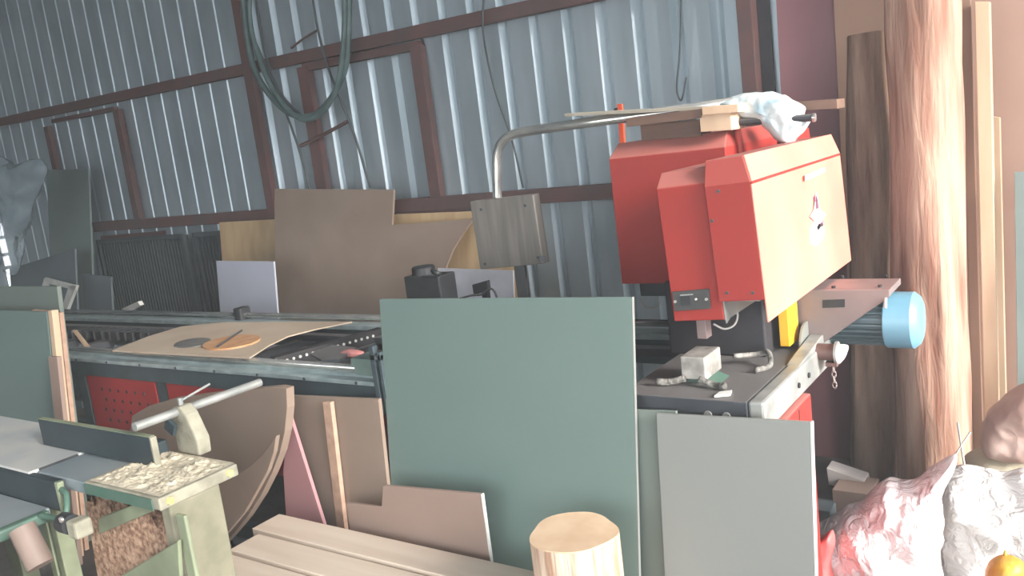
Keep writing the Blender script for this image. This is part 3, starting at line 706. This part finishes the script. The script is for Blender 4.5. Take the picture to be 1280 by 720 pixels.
# pale edge strip on the right side
gpts = [at(789.6, 371.5, GP)]; gpts.append(gpts[0]-(gpts[0]-V((gpts[0].x-.05, 1.915, 0))))
e_ = MB().prism([gpts[0], gpts[1], gpts[1]+V((.0012, 0, 0)), gpts[0]+V((.0012, 0, 0))], GP.n*.0125).build('edge_band', GREYL, gs, label='pale edge band')
G3 = lean(2.005, .87, 1.96)
board('laminate_sheet', [(784, 512), (845, 514)], G3, .01, GREYG, 'grey-green sheet mostly hidden between the large green sheet and the grey one', 'sheet')
G2 = lean(1.985, .87, 1.93)
g2 = board('laminate_sheet', [(820, 517), (1012, 528)], G2, .014, GREYL, 'smaller grey laminate sheet leaning on the machine table', 'sheet', dx=-.015)
q = at(1012, 528, G2)
MB().prism([q+V((0.001, 0, .001)), V((q.x-.014, 1.93, 0)), V((q.x-.009, 1.93, 0)), q+V((.006, 0, .001))], G2.n*.014).build('edge_band', WEDGE, g2, label='white edge band')
# MDF board with batten and pink piece
M1 = lean(1.96, .8, 1.905)
board('mdf_board', [(352, 494), (473, 499)], M1, .016, MDF, 'brown MDF board standing left of the large green sheet', 'board')
M2 = lean(1.935, .8, 1.882)
A = at(403, 503, M2); B = at(413, 503, M2)
tag(MB().prism([A, B, V((B.x+.0, 1.882, 0)), V((A.x, 1.882, 0))], (0, .018, 0)).build('wood_batten', MDFD, bevel=.002), 'thin upright batten before the brown MDF board', 'batten')
pk = [at(361, 512, lean(1.915, .8, 1.862)), at(402, 655, lean(1.915, .8, 1.862)), ]
PKL = lean(1.915, .8, 1.862)
a_ = at(360, 513, PKL); b_ = at(409, 670, PKL); c_ = at(353, 660, PKL); d_ = at(354, 590, PKL)
nb = (b_-a_); kk = b_.z/(a_.z-b_.z); b0 = b_+nb*kk; b0.y = 1.862; b0.z = 0; c0_ = V((c_.x, 1.862, 0))
tag(MB().prism([a_, b0, c0_, d_], PKL.n*.014).build('pink_board', PINK2, bevel=.001), 'narrow pink triangular board standing between the round cut board and the batten', 'board')
# round cut boards
D1 = PY(1.84)
o1 = [(165, 520), (185, 508), (215, 499), (260, 493), (305, 488), (347, 484), (358, 486)]
o1 += [(359, 510), (356, 540), (350, 566), (340, 592), (326, 620), (308, 648), (288, 672), (262, 700), (240, 716), (200, 730), (165, 700), (150, 620)]
tag(MB().prism([at(x, y, D1) for x, y in o1], (0, .035, 0)).build('round_cut_board', MDF, bevel=.002), 'large round-cut brown board standing behind the green machine', 'board')
D2 = PY(1.7)
o2 = [(276, 603), (292, 596), (312, 583), (330, 566), (345, 545), (342, 566), (334, 590), (322, 612), (306, 640), (286, 664), (262, 692), (240, 700), (245, 640)]
tag(MB().prism([at(x, y, D2) for x, y in o2], (0, .018, 0)).build('round_cut_board', MDF, bevel=.002), 'smaller brown board with a concave cut before the large round-cut one', 'board')
# left stack of boards
L1 = lean(1.95, 1.2, 1.84)
board('mdf_board', [(-60, 358), (71, 358)], L1, .02, GREYG, 'tall greenish board at the left edge, rearmost of its stack')
L2 = lean(1.9, 1.15, 1.78)
p = at(71, 392, L2)
board('mdf_board', [(40, 387), (74, 391)], L2, .02, MDFD, 'narrow brown board with raw edge at the right of the left stack')
L3 = lean(1.84, 1.1, 1.72)
board('laminate_sheet', [(-60, 386), (58, 390)], L3, .018, GREEN, 'grey-green board at the left edge, front of its stack', 'sheet')
L4 = lean(1.8, 1.1, 1.68)
board('wood_batten', [(60, 446), (71, 446)], L4, .02, MDF2, 'short rosy batten leaning on the stack at the left edge', 'batten')
board('wood_batten', [(59.5, 388), (64.5, 388)], L3, .03, WOOD, 'thin pale batten along the right edge of the front grey-green board', 'batten')

# ------------------------------------------------------------------ planks on trestles
PZ0 = .40
pf = at(349, 642, PZ(PZ0)); 
px1 = -1.30
for k in range(2):
    x = (-1.9, -1.5)[k]
    t = thing('trestle', ('low wooden trestle under the left end of the pale planks', 'low wooden trestle under the right end of the pale planks')[k], 'trestle', (x, 1.55, 0))
    MB().box((x-.03, 1.16, .30), (x+.03, 1.84, .352)).build('top_bar', WOODX, t, bevel=.003)
    for sx, yy in ((-1, 1.2), (1, 1.2), (-1, 1.8), (1, 1.8)):
        MB().prism([V((x+sx*.02-.015, yy-.02, .30)), V((x+sx*.02+.015, yy-.02, .30)), V((x+sx*.07+.015, yy-.02, 0)), V((x+sx*.07-.015, yy-.02, 0))], (0, .04, 0)).build('leg', WOODX, t)
plank_labels = ['pale plank, rearmost in the row of planks in the foreground', 'pale plank, second from the rear in the foreground row', 'pale plank, third from the rear, cut by the bottom edge', 'pale plank nearest the viewer, only its far corner in view']
y1 = pf.y
for k in range(3):
    ztop = PZ0 - .0*k
    x0 = pf.x + (.0, .045, .03, .02)[k]
    y0 = y1-.132
    m = MB().box((x0, y0+.010, ztop-.048+.0), (px1+.02*k, y1, ztop-k*.007))
    tag(m.build('plank', WOODX, bevel=.003), plank_labels[k], 'plank', 'pale planks in the foreground')
    y1 = y0
# small stepped board
SB = lean(1.885, .5, 1.82)
sbp = [(428, 662), (432, 629), (477, 633), (479, 607), (601, 618), (601, 700)]
SBP = PY(1.845)
pts = [at(x, y, SBP) for x, y in sbp[1:5]]
pts = pts + [V((pts[-1].x, 1.845, 0)), V((pts[0].x, 1.845, 0))]
ob = tag(MB().prism(pts, (0, .012, 0)).build('stepped_board', MDF2, bevel=.001), 'low rosy board with stepped top before the large green sheet', 'board')
MB().box((pts[3].x+.0, 1.845, 0), (pts[3].x+.003, 1.857, pts[3].z)).build('edge_band', WEDGE, ob, label='white edge band')
# stump
SZ = .58
sc = at(714, 668, PZ(SZ)); sl = at(662, 668, PZ(SZ)); sr = at(768, 672, PZ(SZ)); rad = (sr-sl).length/2
sb_ = MB(); rings = []
for z in [0, .1, .2, .3, .4, .5, .56, SZ]:
    rings.append([V((sc.x, sc.y+.01, z))+V((math.cos(a), math.sin(a), 0))*(rad*(1+.035*math.sin(3*a+1)+.03*math.sin(5*a)+.02*noise.noise(V((math.cos(a)*3, math.sin(a)*3, z*3))))*(1-.0*z)) for a in [2*math.pi*i/48 for i in range(48)]])
sb_.loft(rings)
st = thing('log_stump', 'short pale log stump standing on end before the large green sheet', 'log', (sc.x, sc.y, 0))
top = MB().prism([p+V((0, 0, .0005)) for p in rings[-1]], (0, 0, .004)); 
sb_.build('trunk', STUMPS, st, smooth='auto'); top.build('cut_face', STUMPT, st)

# ------------------------------------------------------------------ surface planer, lower left
JZ = .80
jx = at(198, 624, PZ(JZ)).x; jy0 = at(198, 624, PZ(JZ)).y; jy1 = at(300, 580, PZ(JZ)).y
jt = thing('planer', 'dusty green surface planer with cast tables in the lower left corner', 'machine', (-2.5, 1.2, 0))
xl = at(104, 602, PZ(JZ)).x
b = MB().box((xl, jy0, JZ-.035), (jx, jy1, JZ)); to = b.build('outfeed_table', DUSTY, jt, bevel=.004)
MB().box((xl, jy0-.004, JZ-.036), (jx-.03, jy0-.0005, JZ-.004)).build('table_side', JGREEN, to, bevel=.001)
for yy in (jy0+.03, jy1-.03): MB().tube([(jx, yy, JZ-.017), (jx+.006, yy, JZ-.017)], .010, 12).build('brass_bolt', BRASS, to)
xm = at(45, 588, PZ(JZ)).x
MB().box((xm, jy0, JZ-.04), (xl-.003, jy1, JZ-.004)).build('cutter_plate', JTOPD, jt, bevel=.003)
MB().box((xm-.008, jy0+.01, JZ-.03), (xm-.0, jy1-.12, JZ+.001)).build('table_gap', BLACK, jt)
xi = at(60, 603, PZ(JZ)).x
b = MB().box((-3.7, jy0-.02, JZ-.03), (xm-.01, jy1+.04, JZ)); b.build('infeed_table', JTOP, jt, bevel=.004)
b = MB().box((-3.7, jy0-.03, JZ-.10), (xi, jy0-.001, JZ-.006)); b.build('infeed_casting', JDARK, jt, bevel=.006)
b = MB(); b.prism([V((xi, jy0-.03, JZ-.006)), V((xi+.02, jy0-.03, JZ-.006)), V((xi+.008, jy0-.03, JZ-.11)), V((xi, jy0-.03, JZ-.10))], (0, .02, 0)); b.build('casting_rib', OLIVE, jt, bevel=.003)
LZ = .71
la = at(0, 672, PZ(LZ)); lb_ = at(85, 628, PZ(LZ))
b = MB().box((-3.6, .72, LZ-.03), (lb_.x-.02, jy0-.035, LZ)); b.build('lower_table', JTOPD, jt, bevel=.004)
b = MB().box((lb_.x-.02, .74, LZ-.03), (lb_.x+.015, jy0-.05, LZ+.004)); b.build('table_rail', JGREEN, jt, bevel=.008)
b = MB().box((la.x-.1, .80, LZ-.06), (la.x+.05, .86, LZ-.02)); b.build('rail_bracket', STEEL, jt, bevel=.003)
b = MB(); b.tube(bez([V((xi+.015, jy0-.02, JZ-.03)), V((xi+.06, jy0-.03, JZ-.04)), V((xi+.08, jy0-.06, JZ-.09)), V((lb_.x+.01, jy0-.08, LZ+.0))]), .009, 8); b.build('curved_handle', JGREEN, jt, smooth=True)
# fence
fy = at(56, 557, PZ(JZ)).y; fx0 = at(56, 557, PZ(JZ)).x; fx1 = at(198, 583, PZ(JZ)).x; fz = at(53, 525, PY(fy)).z
fn = MB().box((fx0-.01, fy, JZ+.001), (fx1, fy+.02, fz)).build('fence', JDARK, jt, bevel=.004)
MB().box((fx0-.01, fy+.001, fz), (fx1, fy+.019, fz+.002)).build('dusty_fence_edge', OLIVE, fn)
MB().box((fx1, fy-.0, JZ+.001), (fx1+.008, fy+.02, fz)).build('fence_end', DUSTY, fn, bevel=.002)
# fence bracket and shaft
SHX = -2.30
s0 = at(168, 534, PX(SHX)); s1 = at(325, 478, PX(SHX))
MB().tube([s0, s1], .0135, 16).build('fence_shaft', STEEL, jt, smooth='auto')
br = MB()
bc = at(228, 515, PX(SHX))
br.prism([V((SHX-.035, bc.y-.02, JZ-.0)), V((SHX+.075, bc.y-.02, JZ-.0)), V((SHX+.08, bc.y-.02, JZ+.05)), V((SHX+.045, bc.y-.02, bc.z+.0)), V((SHX+.02, bc.y-.02, bc.z+.025)), V((SHX-.02, bc.y-.02, bc.z+.02)), V((SHX-.03, bc.y-.02, bc.z-.03))], (0, .045, 0))
br.build('shaft_bracket', DUSTY, jt, bevel=.006)
MB().box((SHX-.20, fy+.03, JZ), (SHX-.06, fy+.10, JZ+.045)).build('guard_block', JDARK, jt, bevel=.006)
b = MB(); b.tube([V((SHX, bc.y, bc.z+.015)), V((SHX, bc.y, bc.z+.045))], .008, 10); b.tube([V((SHX, bc.y, bc.z+.035)), at(262, 480, PX(SHX))], .004, 8); b.build('clamp_lever', STEEL, jt, smooth='auto')
p = at(222, 520, PX(SHX)); MB().box((p.x-.01, p.y-.035, p.z-.04), (p.x+.035, p.y-.022, p.z-.0)).rot(R(30), 'Y', p).build('clamp_plate', JDARK, jt, bevel=.002)
# sawdust on the outfeed table
def heap(x0, x1, y0, y1, z, h, seed, n=70, m_=None, fall=.15, rough=.5, fr=26):
    b = MB(); vs = []; fs = []
    for i in range(n+1):
        for j in range(n+1):
            u = i/n; v = j/n; x = x0+(x1-x0)*u; y = y0+(y1-y0)*v
            e = min(u, v, 1-u, 1-v)/fall; e = max(0, min(1, e)); e = e*e*(3-2*e)
            q = V((x, y, seed))*fr
            hh = h*e*(.55+rough*noise.noise(q*.35)+rough*.7*noise.noise(q)+rough*.35*noise.noise(q*2.6))
            vs.append(V((x, y, z+max(hh, 0.0))))
    for i in range(n):
        for j in range(n):
            a = i*(n+1)+j; fs.append((a, a+n+1, a+n+2, a+1))
    b.add(vs, fs); return b
tag(heap(xl+.01, jx-.01, jy0+.01, jy1+.0, JZ+.001, .010, 3.3, 110, fall=.12, rough=1.0, fr=55).build('sawdust', SAW, smooth=True), 'grey-beige sawdust covering the planer table beside the fence', 'sawdust', None, 'stuff')
# frame and legs
def bar(a, b_, w, d, m, name, par=jt):
    a = V(a); b_ = V(b_); t = (b_-a).normalized(); s1_ = t.cross(V((0, 1, 0)))
    if s1_.length < .1: s1_ = t.cross(V((1, 0, 0)))
    s1_ = s1_.normalized()*w/2; o_ = t.cross(s1_).normalized()*d
    return MB().prism([a-s1_, a+s1_, b_+s1_, b_-s1_], o_).build(name, m, par, bevel=.003)
FYJ = PY(jy0+.04)
lg = [at(x, y, FYJ) for x, y in ((218, 630), (246, 628))]
b = MB().box((lg[0].x-.01, jy0+.03, 0), (jx-.055, jy0+.19, JZ-.036)); b.build('leg', OLIVED, jt, bevel=.006)
b = MB().box((lg[0].x+.03, jy0+.018, 0), (lg[0].x+.07, jy0+.03, JZ-.045)); b.build('leg_flange', OLIVE, jt, bevel=.004)
b = MB().box((jx-.20, jy1-.06, 0), (jx-.15, jy1-.02, JZ-.036)); b.build('leg', OLIVED, jt, bevel=.006)
xa = at(92, 700, FYJ).x
b = MB().box((xa-.07, jy0-.0, 0), (xa-.035, jy0+.05, JZ-.06)); b.box((xa-.015, jy0-.0, 0), (xa+.02, jy0+.05, JZ-.06)); b.build('leg', OLIVE, jt, bevel=.004)
b = MB().box((-3.5, jy0-.0, 0), (-3.4, jy0+.06, JZ-.1)); b.build('leg', OLIVE, jt, bevel=.004)
b = MB().box((-3.5, jy1-.08, 0), (-3.4, jy1-.02, JZ-.06)); b.build('leg', OLIVE, jt, bevel=.004)
# sloping chute front bars
c1a = at(124, 662, PY(jy0-.01)); c1b = at(204, 622, PY(jy0+.03))
MB().prism([at(123, 648, PY(jy0+.02)), at(190, 622, PY(jy0+.02)), at(190, 640, PY(jy0+.02)), at(123, 668, PY(jy0+.02))], (0, .012, 0)).build('upper_bar', OLIVE, jt, bevel=.003)
MB().prism([at(148, 722, PY(jy0+.0)), at(222, 676, PY(jy0+.0)), at(226, 740, PY(jy0+.0)), at(150, 800, PY(jy0+.0))], (0, .012, 0)).build('lower_bar', OLIVE, jt, bevel=.003)
# motor / cylinder, knob under the lower table
cz = at(46, 686, PY(jy0-.18)); b = MB().tube([cz+V((-.06, 0, .05)), cz+V((.0, .0, -.05))], .035, 20); b.build('dust_pipe', mat('rose_grey_tube', (128, 110, 100), .6), jt, smooth='auto')
kb = at(84, 654, PY(jy0-.10)); b = MB().tube([kb+V((-.02, 0, 0)), kb+V((.025, 0, 0))], .028, 16); b.build('knob', BLACK, jt, smooth='auto')
kb2 = at(78, 649, PY(jy0-.13)); b = MB().tube([kb2, kb2+V((0, -.006, .0))], .008, 12); b.build('knob_screw', CHROME, jt, smooth='auto')
MB().box((kb.x+.03, kb.y-.02, kb.z-.03), (kb.x+.08, kb.y+.03, kb.z+.02)).build('gear_block', DUSTY, jt, bevel=.008)
MB().box((-3.3, jy0-.32, 0), (la.x+.02, jy0-.28, LZ-.06)).build('base_panel', OLIVE, jt, bevel=.004)
MB().box((la.x-.03, jy0-.36, LZ-.12), (la.x+.06, jy0-.27, LZ-.03)).build('corner_plate', OLIVE, jt, bevel=.004)
# shavings
hp_ = heap(xa+.05, lg[0].x-.015, jy0+.055, jy0+.18, .0, 1.26, 8.1, 110, fall=.10, rough=.06, fr=40)
for v in hp_.v: v.z += .02*noise.noise(v*55) if v.z > .05 else 0; v.z = max(v.z, 0)
tag(hp_.build('wood_shavings', CHIP), 'heap of curly reddish wood shavings under the planer table', 'wood shavings', None, 'stuff')
# small grey scraps on the floor
for (px, py, r_, sd, lab) in ((272, 690, .05, 1, 'larger grey plastic scrap on the floor beside the planks'), (300, 676, .03, 2, 'small pale grey lump on the floor behind the plank corner')):
    c = at(px, py, PZ(.02 if sd == 1 else .02)); 
    pl = PY(c.y)
    bb = MB(); vs = []
    rings = []
    for k in range(1, 8):
        th = math.pi*k/8; rings.append([c+V((r_*1.5*math.sin(th)*math.cos(a), r_*math.sin(th)*math.sin(a), r_*.8+r_*.8*math.cos(th)-.02))*(1+.0) for a in [2*math.pi*i/16 for i in range(16)]])
    for r2 in rings:
        for p in r2: p += V((1, 1, 0))*.012*noise.noise(p*20)
    tag(bb.loft(rings).build('plastic_scrap', mat('grey_scrap', (170, 176, 180), .5), smooth=True), lab, 'scrap')

# ------------------------------------------------------------------ sacks and rubbish at the right
puff('white_sack', [(1172, 600), (1180, 588), (1215, 582), (1250, 590), (1290, 585), (1330, 600), (1350, 700), (1340, 820), (1250, 880), (1190, 860), (1170, 760), (1165, 690), (1168, 640)], PY(2.85), .16, BAGW, seed=21, crump=.055, freq=9, rings=34, nper=200,
     label='large bulging white plastic sack at the lower right', cat='sack', centre=(1245, 700))
puff('plastic_sheet', [(1022, 655), (1050, 638), (1080, 622), (1096, 606), (1112, 598), (1140, 600), (1170, 580), (1195, 568), (1192, 590), (1178, 620), (1180, 660), (1176, 700), (1180, 770), (1110, 800), (1040, 800), (1012, 760), (1015, 700)], PY(2.56), .12, BAGP, seed=33, crump=.055, freq=10, rings=34, nper=200,
     label='crumpled pinkish white plastic sheet heaped beside the grey laminate sheet', cat='plastic sheet', centre=(1110, 690))
puff('red_wrapper', [(1020, 680), (1030, 668), (1040, 664), (1044, 680), (1038, 705), (1044, 735), (1020, 745), (1016, 710)], PY(2.42), .04, mat('red_print_film', (226, 90, 88), .45, 0, (214, 110, 106), 10), seed=6, crump=.02, freq=16, rings=10, nper=50,
     label='red printed wrapper beside the edge of the grey laminate sheet', cat='wrapper')
puff('rosy_sack', [(1228, 528), (1240, 508), (1262, 490), (1290, 478), (1330, 485), (1345, 530), (1325, 562), (1280, 572), (1240, 566), (1226, 550)], PY(3.12), .13, BAGR, seed=41, crump=.03, freq=10, rings=22, nper=120,
     label='rosy grey tied sack lying on top of the heap at the right edge', cat='sack')
puff('cream_sack', [(1203, 580), (1212, 563), (1245, 558), (1300, 566), (1340, 580), (1340, 640), (1280, 660), (1215, 640)], PY(3.12), .10, BAGC, seed=45, crump=.02, freq=7, rings=20, nper=100,
     label='cream woven sack between the rosy sack and the big white sack', cat='sack')
puff('cream_sack', [(1210, 640), (1280, 630), (1340, 640), (1350, 800), (1250, 830), (1210, 760)], PY(3.2), .1, BAGC, seed=47, crump=.02, freq=7, rings=14, nper=60,
     label='cream sack hidden below the others at the bottom of the heap', cat='sack')
gy = thing('golden_sack', 'golden yellow sack with round tied top at the bottom right edge', 'sack', V((at(1255, 740, PY(2.3)).x, 2.3, 0)))
puff('bundle', [(1231, 712), (1238, 700), (1252, 694), (1268, 696), (1280, 706), (1284, 730), (1292, 800), (1290, 930), (1230, 930), (1224, 800), (1228, 738)], PY(2.3), .05, GOLD, gy, seed=51, crump=.008, freq=24, rings=14, nper=80, centre=(1256, 720), jag=.001)
p = at(1256, 694, PY(2.3)); MB().tube([p-V((0, 0, .005)), p+V((.002, 0, .012))], [.006, .003], 8).build('stalk', GOLD, gy, smooth=True)
for a, b_, lab in (((1197, 528), (1206, 585), 'thin grey stick poking up behind the pinkish plastic sheet'), ((1213, 540), (1196, 566), 'thin short stick crossing behind the upright one')):
    A = at(*a, PY(2.98)); B = at(*b_, PY(2.98)); tag(MB().tube([A, B+(B-A)*(B.z/(A.z-B.z))], .0035, 8).build('thin_stick', STEEL, smooth=True), lab, 'stick')
# cartons and scraps behind
cp = [at(x, y, PY(3.1)) for x, y in ((1033, 585), (1080, 601), (1084, 622), (1036, 606))]
tag(MB().prism(cp, (0, .08, 0)).build('pale_carton', PAPER, bevel=.002), 'pale carton lid tilted in the dark gap behind the grey laminate sheet', 'carton')
cp = [at(x, y, PY(3.0)) for x, y in ((1040, 612), (1088, 624), (1090, 700), (1042, 700))]
tag(MB().box((cp[0].x, 3.0, 0), (cp[1].x, 3.15, cp[0].z)).build('carton', MDF2, bevel=.002), 'brown carton under the pale lid behind the grey laminate sheet', 'carton')
cp = at(1030, 640, PY(2.95))
tag(MB().box((cp.x-.05, 2.92, 0), (cp.x+.03, 3.02, cp.z+.02)).build('grey_block', GREYB2, bevel=.004), 'dark grey block on the floor in the gap right of the red cabinet', 'block')

# ------------------------------------------------------------------ dusty air
hm = bpy.data.materials.new('dusty_air'); hm.use_nodes = True; hn = hm.node_tree; hn.nodes.clear()
ho = hn.nodes.new('ShaderNodeOutputMaterial'); hv = hn.nodes.new('ShaderNodeVolumeScatter')
hv.inputs['Density'].default_value = .018; hv.inputs['Anisotropy'].default_value = .2; hv.inputs['Color'].default_value = (.93, .97, 1, 1)
hn.links.new(hv.outputs[0], ho.inputs['Volume'])
hz_ = MB().box((WX0+.01, WY0+.01, .002), (WX1+.5, WY1-.04, RZ-.01)).build('dusty_air', hm)
tag(hz_, 'thin dusty haze filling the air of the shed', 'haze', None, 'stuff')
# ------------------------------------------------------------------ light
w = bpy.data.worlds.new('sky'); bpy.context.scene.world = w; w.use_nodes = True
nt = w.node_tree; bg = nt.nodes['Background']
bg.inputs[0].default_value = (.91, .955, 1.0, 1); bg.inputs[1].default_value = 5.4
sd = bpy.data.lights.new('sun', 'SUN'); so = bpy.data.objects.new('sun', sd); C.objects.link(so)
sd.energy = 10; sd.angle = R(20); sd.color = (1, .95, .9)
so.rotation_euler = V((-1.0, .16, -.38)).to_track_quat('-Z', 'Y').to_euler()
so.location = (6, -3, 6)
vs_ = bpy.context.scene.view_settings
vs_.view_transform = 'Standard'; vs_.look = 'None'; vs_.gamma = 1; vs_.use_curve_mapping = False; vs_.exposure = .1
